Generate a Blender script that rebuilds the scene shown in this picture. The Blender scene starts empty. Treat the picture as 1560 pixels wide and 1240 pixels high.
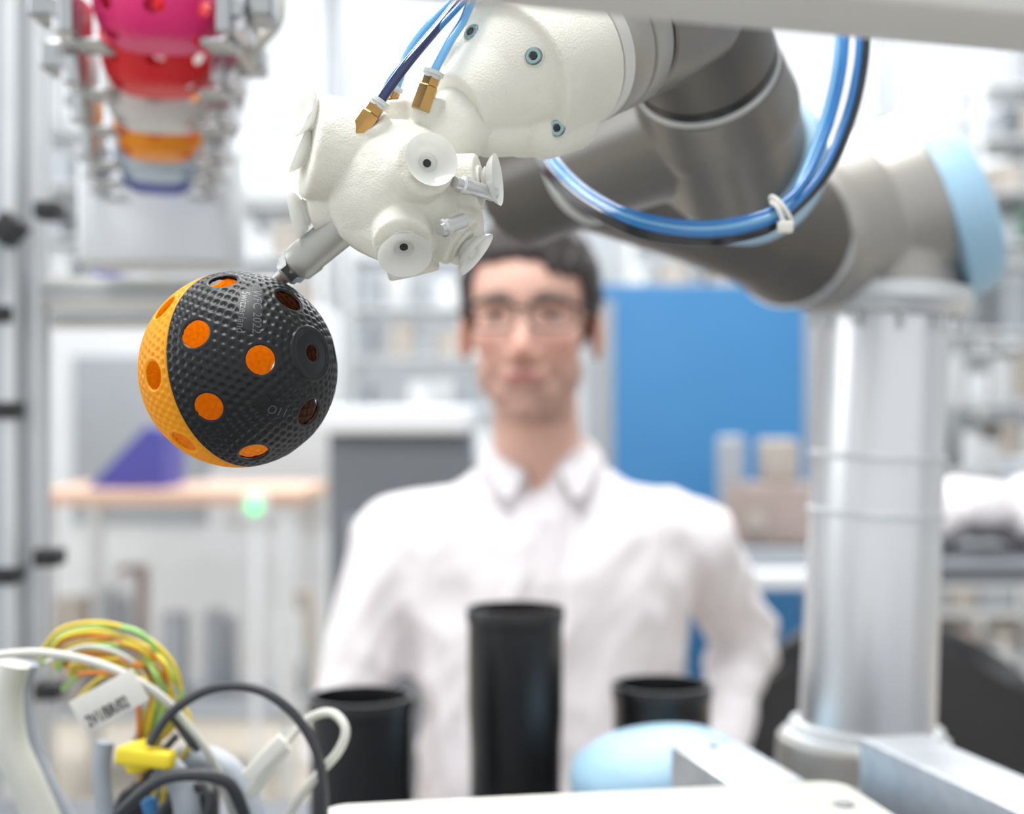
import bpy, bmesh, math, random
import numpy as np
from mathutils import Vector, Matrix, noise
from mathutils.kdtree import KDTree
from mathutils.bvhtree import BVHTree
random.seed(4)
F=2167.0; H=1.17
def W(u,v,d): return Vector(((u-780)/F*d, d, H-(v-620)/F*d))
def S(r,g,b):
    f=lambda c:(c/255/12.92) if c/255<=0.04045 else ((c/255+0.055)/1.055)**2.4
    return (f(r),f(g),f(b))
# ---------------------------------------------------------------- materials
def mk(name,rgb,rough=0.5,metal=0.0,var=0.06,scale=20,bump=0.0,bscale=200,trans=0.0,sss=0.0,coat=0.0,stretch=None,spec=0.5,attr=None,glass=0.0):
    m=bpy.data.materials.new(name); m.use_nodes=True
    nt=m.node_tree; n=nt.nodes; l=nt.links
    b=n['Principled BSDF']; out=n['Material Output']
    b.inputs['Roughness'].default_value=rough; b.inputs['Metallic'].default_value=metal
    b.inputs['Coat Weight'].default_value=coat; b.inputs['Specular IOR Level'].default_value=spec
    b.inputs['Transmission Weight'].default_value=glass
    tc=n.new('ShaderNodeTexCoord'); mp=n.new('ShaderNodeMapping')
    l.new(tc.outputs['Object'],mp.inputs['Vector'])
    if stretch: mp.inputs['Scale'].default_value=stretch
    nz=n.new('ShaderNodeTexNoise'); nz.inputs['Scale'].default_value=scale; nz.inputs['Detail'].default_value=4
    l.new(mp.outputs[0],nz.inputs['Vector'])
    mx=n.new('ShaderNodeMix'); mx.data_type='RGBA'; mx.blend_type='MULTIPLY'
    mx.inputs[0].default_value=1.0
    cr=n.new('ShaderNodeValToRGB')
    cr.color_ramp.elements[0].position=0.3; cr.color_ramp.elements[1].position=0.7
    a=1-var*1.6; cr.color_ramp.elements[0].color=(a,a,a,1); cr.color_ramp.elements[1].color=(1,1,1,1)
    l.new(nz.outputs['Fac'],cr.inputs[0]); l.new(cr.outputs[0],mx.inputs[7])
    if attr:
        at=n.new('ShaderNodeAttribute'); at.attribute_name=attr; l.new(at.outputs['Color'],mx.inputs[6])
    else: mx.inputs[6].default_value=(*rgb,1)
    l.new(mx.outputs[2],b.inputs['Base Color'])
    if bump>0:
        n2=n.new('ShaderNodeTexNoise'); n2.inputs['Scale'].default_value=bscale; l.new(mp.outputs[0],n2.inputs['Vector'])
        bp=n.new('ShaderNodeBump'); bp.inputs['Strength'].default_value=bump; bp.inputs['Distance'].default_value=0.001
        l.new(n2.outputs['Fac'],bp.inputs['Height']); l.new(bp.outputs[0],b.inputs['Normal'])
    if sss>0:
        b.inputs['Subsurface Weight'].default_value=sss; b.inputs['Subsurface Scale'].default_value=0.006
        b.inputs['Subsurface Radius'].default_value=(1,0.6,0.4)
    if trans>0:
        tr=n.new('ShaderNodeBsdfTranslucent'); l.new(mx.outputs[2],tr.inputs['Color'])
        ms=n.new('ShaderNodeMixShader'); ms.inputs[0].default_value=trans
        l.new(b.outputs[0],ms.inputs[1]); l.new(tr.outputs[0],ms.inputs[2]); l.new(ms.outputs[0],out.inputs['Surface'])
    return m
M={}
M['white_print']=mk('white_printed_nylon',S(225,223,212),0.68,var=0.06,scale=45,bump=0.4,bscale=1400,sss=0.18,spec=.28)
M['silicone']=mk('clear_silicone',S(244,244,240),0.22,var=0.02,glass=0.38,trans=.22,spec=0.6)
M['grey']=mk('robot_grey_paint',S(124,120,115),0.34,0.55,var=0.05,scale=12,bump=0.1,bscale=1500)
M['grey_lt']=mk('robot_light_grey',S(160,156,150),0.40,0.45,var=0.04,scale=12)
M['grey_dk']=mk('robot_dark_grey',S(98,94,89),0.4,0.45,var=0.06,scale=12)
M['ltblue']=mk('robot_cap_blue',S(152,188,210),0.45,var=0.03,scale=10)
M['alu']=mk('turned_aluminium',S(216,216,217),0.30,0.75,var=0.05,scale=30,stretch=(1,1,0.05))
M['alub']=mk('brushed_aluminium',S(214,217,222),0.36,0.75,var=0.12,scale=90,stretch=(0.12,1,1),bump=0.1,bscale=300)
M['steel']=mk('zinc_steel',S(172,174,174),0.3,1.0,var=0.05)
M['screw']=mk('screw_zinc',S(140,165,165),0.3,1.0,var=0.05)
M['rodgrey']=mk('rod_anodised',S(172,172,166),0.38,0.5,var=0.05,scale=60)
M['black']=mk('black_plastic',S(22,22,24),0.32,var=0.1,scale=30)
M['rubber']=mk('black_rubber',S(28,28,30),0.6,var=0.1)
M['hoseblack']=mk('black_polyurethane_hose',S(16,20,28),0.2,coat=.4)
M['ballblack']=mk('ball_black_plastic',S(22,23,25),0.42,var=0.05,scale=60,spec=0.32)
M['ballorange']=mk('ball_yellow_plastic',S(255,190,14),0.42,var=0.03,scale=60,trans=0.48)
M['brass']=mk('brass',S(190,150,92),0.28,1.0,var=0.1,scale=200)
M['collar']=mk('translucent_collar',S(226,228,224),0.3,trans=0.3)
M['tube_navy']=mk('navy_polyurethane_tube',S(22,38,84),0.15,coat=0.5)
M['tube_blue']=mk('blue_polyurethane_tube',S(58,138,208),0.12,coat=0.6,trans=0.3)
M['tube_sky']=mk('sky_blue_tube',S(140,204,244),0.12,coat=0.6,trans=0.35)
M['beam']=mk('beam_anodised',S(206,205,200),0.5,0.2,var=0.02)
M['beige']=mk('beige_powdercoat',S(196,194,185),0.55,var=0.03)
M['frame']=mk('frame_aluminium',S(205,207,208),0.4,0.4,var=0.04)
M['cable_white']=mk('cable_cream',S(204,204,194),0.5)
M['cable_grey']=mk('cable_grey',S(160,166,174),0.45)
M['cable_dk']=mk('cable_charcoal',S(52,54,58),0.5)
M['cable_yel']=mk('wire_yellow',S(226,200,50),0.4)
M['cable_grn']=mk('wire_green',S(150,196,110),0.4)
M['cable_or']=mk('wire_orange',S(214,130,50),0.4)
M['yel']=mk('yellow_terminal',S(240,214,40),0.4)
M['label']=mk('label_white',S(222,220,212),0.6)
M['ink']=mk('black_ink',S(12,12,12),0.35)
M['textgrey']=mk('embossed_grey',S(78,80,84),0.3)
M['shirt']=mk('white_cotton',S(222,217,219),0.85,var=0.04,scale=30,bump=0.2,bscale=600,spec=0.2)
M['trouser']=mk('navy_trousers',S(40,44,56),0.9,var=0.1)
M['shoe']=mk('brown_leather',S(70,46,32),0.4)
M['headskin']=mk('face_skin',(1,1,1),0.5,var=0.05,scale=40,sss=0.12,attr='Col')
M['skin']=mk('skin',S(206,160,144),0.5,var=0.03,sss=0.12)
M['hair']=mk('dark_brown_hair',S(58,49,49),0.6,var=0.35,scale=120,stretch=(1,0.15,0.3),bump=0.8,bscale=160)
M['eye']=mk('eye_white',S(190,180,176),0.2)
M['iris']=mk('iris_brown',S(46,34,28),0.2)
M['wood']=mk('light_wood',S(200,166,144),0.5,var=0.12,scale=6,stretch=(0.3,4,1))
M['purple']=mk('indigo_plastic',S(66,66,150),0.5)
M['blue']=mk('blue_panel',S(58,126,180),0.55,var=0.05,scale=3)
M['wall']=mk('wall_paint',S(212,217,222),0.8,var=0.04,scale=2)
M['ceil']=mk('ceiling_paint',S(228,230,232),0.9)
M['floor']=mk('floor_screed',S(194,184,170),0.45,var=0.05,scale=2)
M['cab']=mk('cabinet_grey',S(154,159,165),0.5,var=0.04,scale=5)
M['cabw']=mk('cabinet_white',S(214,217,220),0.5,var=0.04,scale=5)
M['cabd']=mk('cabinet_dark',S(96,100,106),0.5,var=0.04,scale=5)
M['tan']=mk('board_taupe',S(174,166,158),0.8,var=0.08)
M['rose']=mk('taupe_rose',S(164,148,143),0.7,var=0.08)
M['green']=mk('dull_green',S(74,104,90),0.6)
def emis(name,rgb,st):
    m=bpy.data.materials.new(name); m.use_nodes=True; b=m.node_tree.nodes['Principled BSDF']
    b.inputs['Base Color'].default_value=(*rgb,1); b.inputs['Emission Color'].default_value=(*rgb,1); b.inputs['Emission Strength'].default_value=st
    return m
M['led']=emis('green_led',(0.12,.9,0.3),1.2)
M['lamp']=emis('lamp_tube',(1,1,1),6)
# ---------------------------------------------------------------- helpers
GROUPS={}
def grp(name):
    e=bpy.data.objects.new(name,None); e.empty_display_size=0.05
    bpy.context.collection.objects.link(e); GROUPS[e.name]=e; return e
def finish(name,bm,mats,parent=None,smooth=True,sharp=38):
    me=bpy.data.meshes.new(name)
    bmesh.ops.recalc_face_normals(bm,faces=bm.faces)
    bm.to_mesh(me); bm.free()
    if not isinstance(mats,(list,tuple)): mats=[mats]
    for m in mats: me.materials.append(M[m] if isinstance(m,str) else m)
    if smooth:
        me.polygons.foreach_set('use_smooth',[True]*len(me.polygons))
        if sharp: me.set_sharp_from_angle(angle=math.radians(sharp))
    o=bpy.data.objects.new(name,me); bpy.context.collection.objects.link(o)
    if parent: o.parent=parent
    return o
def frame_of(d):
    d=d.normalized(); a=Vector((0,0,1)) if abs(d.z)<0.95 else Vector((1,0,0))
    x=a.cross(d).normalized(); y=d.cross(x); return x,y,d
def ladd(bm,a,dirv,prof,seg=48,mi=0,ex=1.0):
    """revolve (s,r) profile about axis from a along dirv"""
    x,y,d=frame_of(dirv); rings=[]
    for s,r in prof:
        if r<=1e-7: rings.append([bm.verts.new(a+d*s)])
        else: rings.append([bm.verts.new(a+d*s+(x*math.cos(t)*ex+y*math.sin(t))*r) for t in [2*math.pi*i/seg for i in range(seg)]])
    fs=[]
    for A,B in zip(rings,rings[1:]):
        if len(A)==1 and len(B)==1: continue
        for i in range(seg):
            j=(i+1)%seg
            if len(A)==1: fs.append(bm.faces.new((A[0],B[j],B[i])))
            elif len(B)==1: fs.append(bm.faces.new((A[i],A[j],B[0])))
            else: fs.append(bm.faces.new((A[i],A[j],B[j],B[i])))
    if len(rings[0])>1: fs.append(bm.faces.new(rings[0][::-1]))
    if len(rings[-1])>1: fs.append(bm.faces.new(rings[-1]))
    for f in fs: f.material_index=mi
def rc(r,L,b=0.002,n=4,r0=None):
    """rounded cylinder profile"""
    r0=r if r0 is None else r0
    p=[(0,0)]
    for i in range(n+1):
        t=math.pi/2*i/n; p.append((b-b*math.cos(t),r0-b+b*math.sin(t)))
    for i in range(n+1):
        t=math.pi/2*i/n; p.append((L-b+b*math.sin(t),r-b+b*math.cos(t)))
    p.append((L,0)); return p
def cyl(name,a,b,r,mat,parent=None,bev=None,seg=48):
    bm=bmesh.new(); L=(b-a).length
    bev=min(r,L)*0.1 if bev is None else bev
    ladd(bm,a,b-a,rc(r,L,bev),seg); return finish(name,bm,mat,parent)
def lathe(name,a,dirv,prof,mat,parent=None,seg=64,sharp=38):
    bm=bmesh.new(); ladd(bm,a,dirv,prof,seg); return finish(name,bm,mat,parent,sharp=sharp)
def badd(bm,c,size,rot=None,bev=0.0,mi=0):
    t=bmesh.new(); bmesh.ops.create_cube(t,size=1)
    for v in t.verts: v.co=Vector((v.co.x*size[0],v.co.y*size[1],v.co.z*size[2]))
    if bev>0: bmesh.ops.bevel(t,geom=t.edges[:],offset=bev,segments=3,affect='EDGES',profile=0.5)
    mat=Matrix.Translation(c)@(rot.to_4x4() if rot else Matrix.Identity(4))
    t.transform(mat); mp={}
    for v in t.verts: mp[v]=bm.verts.new(v.co)
    for f in t.faces:
        nf=bm.faces.new([mp[v] for v in f.verts]); nf.material_index=mi
    t.free()
def box(name,c,size,mat,parent=None,rot=None,bev=0.002):
    bm=bmesh.new(); badd(bm,Vector(c),size,rot,bev); return finish(name,bm,mat,parent)
def RZ(a): return Matrix.Rotation(math.radians(a),3,'Z')
def eadd(bm,c,rad,rot=None,sub=4):
    m=Matrix.Translation(c)@(rot.to_4x4() if rot else Matrix.Identity(4))@Matrix.Diagonal((*rad,1))
    bmesh.ops.create_icosphere(bm,subdivisions=sub,radius=1,matrix=m)
def cap(bm,a,b,r1,r2,seg=24):
    L=(b-a).length; p=[]
    for i in range(7):
        t=math.pi/2*i/6; p.append((-r1*math.cos(t),r1*math.sin(t)))
    for i in range(7):
        t=math.pi/2*i/6; p.append((L+r2*math.sin(t),r2*math.cos(t)))
    p[0]=(-r1,0); p[-1]=(L+r2,0)
    ladd(bm,a,b-a,p,seg)
def loft(bm,secs,seg=48,pw=2.3):
    rings=[]
    for c,rx,ry in secs:
        ring=[]
        for i in range(seg):
            t=2*math.pi*i/seg; cc,ss=math.cos(t),math.sin(t)
            ring.append(bm.verts.new(c+Vector((rx*math.copysign(abs(cc)**(2/pw),cc),ry*math.copysign(abs(ss)**(2/pw),ss),0))))
        rings.append(ring)
    for A,B in zip(rings,rings[1:]):
        for i in range(seg): j=(i+1)%seg; bm.faces.new((A[i],A[j],B[j],B[i]))
    bm.faces.new(rings[0][::-1]); bm.faces.new(rings[-1])
def bake(name,bm,voxel,smooth,mats,parent=None):
    bmesh.ops.recalc_face_normals(bm,faces=bm.faces)
    me=bpy.data.meshes.new('tmp'); bm.to_mesh(me); bm.free()
    o=bpy.data.objects.new('tmp',me); bpy.context.collection.objects.link(o)
    r=o.modifiers.new('r','REMESH'); r.mode='VOXEL'; r.voxel_size=voxel; r.use_smooth_shade=True
    if smooth: s=o.modifiers.new('s','SMOOTH'); s.factor=0.5; s.iterations=smooth
    dg=bpy.context.evaluated_depsgraph_get(); dg.update()
    nm=bpy.data.meshes.new_from_object(o.evaluated_get(dg)); nm.name=name
    bpy.data.objects.remove(o)
    nm.materials.clear()
    for m in (mats if isinstance(mats,(list,tuple)) else [mats]): nm.materials.append(M[m])
    nm.polygons.foreach_set('use_smooth',[True]*len(nm.polygons))
    o=bpy.data.objects.new(name,nm); bpy.context.collection.objects.link(o)
    if parent: o.parent=parent
    return o
def displace(o,fn):
    """offset every vertex along its ORIGINAL normal by fn(point)"""
    me=o.data; N=[v.normal.copy() for v in me.vertices]; P=[v.co.copy() for v in me.vertices]
    for i,v in enumerate(me.vertices): v.co=P[i]+N[i]*fn(P[i])
    me.update()
def spline(pts,closed=False,n=10):
    out=[]; N=len(pts)
    rng=range(N) if closed else range(N-1)
    for i in rng:
        g=lambda k: pts[k%N] if closed else pts[max(0,min(N-1,k))]
        p0,p1,p2,p3=g(i-1),g(i),g(i+1),g(i+2)
        for j in range(n):
            t=j/n
            out.append(0.5*((2*p1)+(p2-p0)*t+(2*p0-5*p1+4*p2-p3)*t*t+(3*p1-p0-3*p2+p3)*t**3))
    if not closed: out.append(pts[-1].copy())
    return out
def sadd(bm,pts,r,seg=14,closed=False,n=10,mi=0):
    P=spline(pts,closed,n); N=len(P); rings=[]
    T=[(P[(i+1)%N if closed else min(i+1,N-1)]-P[i-1 if (closed or i>0) else 0]).normalized() for i in range(N)]
    x=frame_of(T[0])[0]
    for i in range(N):
        x=(x-T[i]*x.dot(T[i])).normalized(); y=T[i].cross(x)
        rr=r(i/(N-1)) if callable(r) else r
        rings.append([bm.verts.new(P[i]+(x*math.cos(t)+y*math.sin(t))*rr) for t in [2*math.pi*k/seg for k in range(seg)]])
    for i in range(N if closed else N-1):
        A,B=rings[i],rings[(i+1)%N]
        for k in range(seg):
            q=(k+1)%seg; f=bm.faces.new((A[k],A[q],B[q],B[k])); f.material_index=mi
    if not closed:
        bm.faces.new(rings[0][::-1]).material_index=mi; bm.faces.new(rings[-1]).material_index=mi
def sweep(name,pts,r,mat,parent=None,closed=False,seg=14,n=10):
    bm=bmesh.new(); sadd(bm,pts,r,seg,closed,n); return finish(name,bm,mat,parent,sharp=60)
def hitpt(o,u,v):
    me=o.data; bv=BVHTree.FromPolygons([x.co for x in me.vertices],[p.vertices[:] for p in me.polygons])
    org=Vector((0,0,H)); d=(W(u,v,1)-org).normalized(); h=bv.ray_cast(org,d)
    return (h[0],h[1]) if h[0] else (W(u,v,0.56),Vector((0,-1,0)))
def sight(p):
    return Vector((0,1,0)).rotation_difference((p-Vector((0,0,H))).normalized()).to_matrix()
# ---------------------------------------------------------------- floorball
def floorball(name,c,R,pole,ref,matA,matB,sub,spacing=0.083,amp=0.00042,barrel=None,exits=None,plain=None):
    p=pole.normalized(); e1=(ref-p*ref.dot(p)).normalized(); e2=p.cross(e1)
    bm=bmesh.new(); bmesh.ops.create_icosphere(bm,subdivisions=sub,radius=1)
    V=np.array([v.co[:] for v in bm.verts]); Fc=np.array([[v.index for v in f.verts] for f in bm.faces]); bm.free()
    V/=np.linalg.norm(V,axis=1)[:,None]
    edge=1.107/2**(sub-1)
    P=np.array(p);E1=np.array(e1);E2=np.array(e2)
    def dr(th,ph): return math.cos(th)*P+math.sin(th)*(math.cos(ph)*E1+math.sin(ph)*E2)
    th2,ph2,th3,ph3=145,math.pi/4,109,0.0
    if exits is not None:
        X_=np.array(exits)
        best=(-1,)
        for tt_ in range(140,154,2):
            for k in range(18):
                f_=k/18*math.pi/2
                hs=np.array([dr(math.radians(tt_),f_+j*math.pi/2) for j in range(4)])
                mm=np.arccos(np.clip(X_@hs.T,-1,1)).min()
                if mm>best[0]: best=(mm,tt_,f_)
        th2,ph2=best[1],best[2]
        best=(-1,)
        for tt_ in range(104,113,1):
            for k in range(-4,5):
                f_=k*math.radians(1.5)
                hs=np.array([dr(math.radians(tt_),f_+j*math.pi/4) for j in range(8)])
                mm=np.arccos(np.clip(X_@hs.T,-1,1)).min()-abs(k)*.004
                if mm>best[0]: best=(mm,tt_,f_)
        th3,ph3=best[1],best[2]
    holes=[(P,0.085),(-P,0.085)]
    for k in range(4):
        holes.append((dr(math.radians(35),k*math.pi/2),0.143)); holes.append((dr(math.radians(th2),k*math.pi/2+ph2),0.143))
    for k in range(8):
        holes.append((dr(math.radians(71),(k+.5)*math.pi/4),0.143)); holes.append((dr(math.radians(th3),k*math.pi/4+ph3),0.143))
    z=V@P; m=np.abs(z)<edge*0.5
    V[m]-=np.outer(z[m],P); V/=np.linalg.norm(V,axis=1)[:,None]
    inside=np.zeros(len(V),bool); near=np.full(len(V),9.0)
    for h,r in holes:
        ang=np.arccos(np.clip(V@h,-1,1))
        inside|=ang<r+edge*0.55
        sn=np.abs(ang-r)<edge*0.55
        t=V[sn]-np.outer(V[sn]@h,h); t/=np.linalg.norm(t,axis=1)[:,None]
        V[sn]=math.cos(r)*h+math.sin(r)*t
        near=np.minimum(near,np.maximum(ang-r,0))
    keep=~(inside[Fc].all(axis=1)); Fc=Fc[keep]
    pts=[]
    nr=int(round(math.pi/(spacing*0.88)))
    for i in range(nr):
        th=math.pi*(i+.5)/nr; n=max(1,int(round(2*math.pi*math.sin(th)/spacing)))
        for j in range(n): pts.append(dr(th,2*math.pi*(j+(i%2)*.5)/n))
    kd=KDTree(len(pts))
    for i,q in enumerate(pts): kd.insert(q,i)
    kd.balance()
    z=V@P; pol=np.arccos(np.clip(z,-1,1)); rad=np.full(len(V),R)
    used=np.unique(Fc)
    w=np.clip((near-0.03)/0.02,0,1)
    polar=np.minimum(pol,math.pi-pol)
    w=w*np.clip((polar-0.285)/0.02,0,1)*np.clip((np.abs(pol-math.pi/2)-0.02)/0.02,0,1)
    if plain:
        for q,rr in plain:
            a_=np.arccos(np.clip(V@np.array(q),-1,1)); w=w*np.clip((a_-rr)/0.02,0,1)
    for i in used:
        if w[i]>0:
            d=kd.find(V[i])[2]; x=d/(spacing*0.5)
            if x<1: rad[i]-=amp*R/0.0355*w[i]*(0.5+0.5*math.cos(math.pi*x))
    rad-=0.0004*np.exp(-((pol-math.pi/2)/0.006)**2)
    rad-=0.0005*np.clip(1-near/0.022,0,1)**2
    rad+=0.0004*np.exp(-((polar-0.265)/0.02)**4)-0.0003*(polar<0.22)
    remap=-np.ones(len(V),int); remap[used]=np.arange(len(used))
    co=(V[used]*rad[used][:,None]); Fc2=remap[Fc]
    if barrel:
        rho=np.linalg.norm(V[used][:,:2],axis=1)+1e-6
        co[:,:2]*=((rho**barrel)/rho)[:,None]
    me=bpy.data.meshes.new(name); me.from_pydata(co.tolist(),[],Fc2.tolist())
    me.materials.append(M[matA]); me.materials.append(M[matB])
    cen=V[Fc].mean(axis=1)@P
    me.polygons.foreach_set('material_index',(cen<0).astype(int).tolist())
    me.polygons.foreach_set('use_smooth',[True]*len(me.polygons))
    o=bpy.data.objects.new(name,me); o.location=c; bpy.context.collection.objects.link(o)
    s=o.modifiers.new('shell','SOLIDIFY'); s.thickness=0.0017; s.offset=-1
    e=o.modifiers.new('es','EDGE_SPLIT'); e.split_angle=math.radians(50)
    return o
BC=W(364,563,0.515); BR=0.0355
RB=sight(BC)
def bdir(u,v,s=-1):
    q=Vector(((u-365)/150,0,-(v-563)/150)); q.y=s*math.sqrt(max(0.01,1-q.x**2-q.z**2)); return RB@q.normalized()
pole=RB@Vector((0.72,-0.67,0.167)); ref=RB@Vector((0.187,-0.978,0.093))
exits=[bdir(u,v,1)[:] for u,v in [(393,549),(393,535),(393,563),(380,549),(405,549),(299,511),(299,525),(312,511),(317,615),(330,610),(317,602),(382,684),(340,434)]]
plain=[(bdir(398+i*-1.2-8,448+i*10)[:],.075) for i in range(6)]+[(bdir(375-i*.8,452+i*11)[:],.06) for i in range(5)]+[(bdir(402,610)[:],.10),(bdir(420,622)[:],.08)]
ball=floorball('floorball',BC,BR,pole,ref,'ballblack','ballorange',8,spacing=.094,amp=.00058,exits=exits,plain=plain)
def ball_text(txt,u,v,dirimg,size,nm):
    q=bdir(u,v); t=RB@Vector((dirimg[0],0,-dirimg[1])); t=(t-q*t.dot(q)).normalized(); up=q.cross(t)
    cu=bpy.data.curves.new('t','FONT'); cu.body=txt; cu.size=size; cu.align_x='CENTER'; cu.align_y='CENTER'; cu.resolution_u=3
    o=bpy.data.objects.new('t',cu); bpy.context.collection.objects.link(o)
    dg=bpy.context.evaluated_depsgraph_get(); me=bpy.data.meshes.new_from_object(o.evaluated_get(dg)); bpy.data.objects.remove(o)
    for vv in me.vertices:
        d=(q*BR+t*vv.co.x+up*vv.co.y).normalized(); vv.co=d*(BR+0.00006)
    me.materials.append(M['textgrey']); o=bpy.data.objects.new(nm,me); bpy.context.collection.objects.link(o)
    o.parent=ball
ball_text('WFC 2022',391,476,(-0.12,1),0.0044,'embossed_text_1')
ball_text('Switzerland',371,477,(-0.12,1),0.0040,'embossed_text_2')
ball_text('O11',420,624,(1,.45),0.0046,'embossed_text_3')
q=bdir(401,609); x_,y_,_=frame_of(q)
bm=bmesh.new(); sadd(bm,[(q*BR+(x_*math.cos(a)+y_*math.sin(a))*.0026).normalized()*BR for a in [2*math.pi*i/16 for i in range(16)]],.0002,6,True,3); finish('embossed_ring',bm,'ballblack',ball)
# ---------------------------------------------------------------- gripper
G=lambda u,v,w: W(u,v,0.512+w*0.000235)
px=0.000236
grip=grp('vacuum_gripper')
gc=G(603,292,0); RG=sight(gc)
bm=bmesh.new()
eadd(bm,gc,(108*px,)*3)
pads=[(( 0.32,-0.90, 0.29),46),((0.08,-0.82,-0.57),44),((0.96,-0.26,0.12),44),
      ((0.80,-0.30,-0.62),42),((-0.97,-0.05,0.42),46),((-0.96,0.15,-0.22),42),((0.35,0.75,-0.55),42),((0.22,-.10,-1.0),40)]
pd=[]
for k,(d,r) in enumerate(pads):
    d=(RG@Vector(d)).normalized()
    if k<7: pd.append(d)
    ladd(bm,gc,d,rc(r*px,131*px,5*px,r0=r*1.2*px),32)
lug=(RG@Vector((-0.95,-0.22,0.18))).normalized()
ladd(bm,G(560,240,0),lug,rc(80*px,92*px,9*px),40)
cap(bm,G(560,330,-20),G(610,350,-40),50*px,58*px)
eadd(bm,G(700,345,20),(38*px,38*px,60*px))
for (u,v,w),(u2,v2,w2),r in [((590,240,-25),(562,186,-60),30),((610,230,20),(600,152,0),24),((640,220,10),(652,146,-10),26)]:
    a=G(u,v,w);b=G(u2,v2,w2); ladd(bm,a,b-a,rc(r*px,(b-a).length,3*px),32)
cap(bm,G(640,240,20),G(730,165,70),58*px,58*px,32)
body=bake('gripper_body',bm,0.00055,4,'white_print',grip)
displace(body,lambda p: .00018*noise.noise(p*260)+.00035*noise.noise(p*75))
cupprof=[(0,0),(0,10),(4,15),(8,15),(11,12),(14,17),(18,22),(20,20),(23,27),(28,34),(34,38.5),(35.5,39.5),(34.5,38),(28,32),(24,25),(21,17),(21,15),(15,13),(15,5.5),(4,5),(4,0)]
for k,d in enumerate(pd):
    a=gc+d*(124*px)
    lathe(f'suction_cup_{k+1}',a,d,[(s*px,rr*px) for s,rr in cupprof],'silicone',grip,sharp=60)
    lathe(f'cup_seat_{k+1}',a+d*4*px,d,[(0,0),(0,24*px),(3*px,25*px),(7*px,24*px),(7*px,0)],'white_print',grip,seg=40)
    lathe(f'vacuum_port_{k+1}',a+d*15.5*px,d,[(0,0),(0,6*px),(1.5*px,6*px),(1.5*px,0)],'rubber',grip,seg=20)
d=(RG@Vector((-0.85,-0.40,0.50))).normalized(); lathe('suction_cup_8',G(490,192,-25),d,[(s*px,rr*px) for s,rr in cupprof],'silicone',grip,sharp=60)
for i,(a,b,r) in enumerate([(G(726,288,-60),G(692,278,-98),11),(G(690,342,-92),G(670,350,-112),11)]):
    d=b-a; L=d.length
    lathe(f'metal_nipple_{i+1}',a-d*.8,d,[(0,0),(0,r*px),(L*1.2,r*px),(L*1.25,r*1.25*px),(L*1.5,r*1.25*px),(L*1.55,r*px*.9),(L*1.8,r*px*.8),(L*1.8,0)],'alu',grip,seg=24)
a=G(532,338,-5); b=BC+Vector((52*px,0.008,138*px)); d=b-a; L=d.length
lathe('extension_rod',a,d,[(0,0),(0,29*px),(L*.52,28*px),(L*.54,30*px),(L*.70,29*px),(L*.72,26*px),(L*.74,22*px),(L*.86,21*px),(L*.87,13*px),(L*1.02,12*px),(L*1.02,0)],'rodgrey',grip,seg=40)
lathe('hex_nut',a+d*.74,d,[(0,0),(0,25*px),(L*.08,25*px),(L*.08,0)],'steel',grip,seg=6,sharp=20)
fits=[((550,197,-72),(581,152,-72),15),((586,172,0),(604,132,0),12),((644,158,-28),(662,108,-28),16)]
for i,(A,B,r) in enumerate(fits):
    a=G(*A); b=G(*B); d=b-a; L=d.length
    lathe(f'brass_fitting_{i+1}',a-d*.2,d,[(0,0),(0,r*px),(L*.7,r*px),(L*.74,r*.85*px),(L*.98,r*.85*px),(L*1.0,0)],'brass',grip,seg=6 if i!=1 else 32,sharp=25)
    lathe(f'release_collar_{i+1}',a+d*.76,d,[(0,0),(0,r*.8*px),(L*.1,r*.8*px),(L*.11,r*1.0*px),(L*.22,r*1.0*px),(L*.24,r*.7*px),(L*.24,0)],'collar',grip,seg=32)
sweep('air_tube_1',[G(578,158,-72),G(590,138,-70),G(622,95,-60),(G(668,40,-20)),G(705,-5,20),G(760,-60,80)],7.5*px,'tube_navy',grip)
sweep('air_tube_2',[G(602,140,0),G(608,122,0),G(625,75,0),G(660,30,10),G(700,-10,40),G(750,-60,80)],6.5*px,'tube_sky',grip)
sweep('air_tube_3',[G(660,112,-28),G(668,95,-26),G(686,62,-15),G(706,30,10),G(722,-5,30),G(760,-60,80)],7*px,'tube_sky',grip)
sweep('air_tube_4',[G(580,155,-66),G(598,118,-60),G(640,72,-40),G(690,20,-10),G(730,-25,20)],5*px,'tube_blue',grip)
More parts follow.
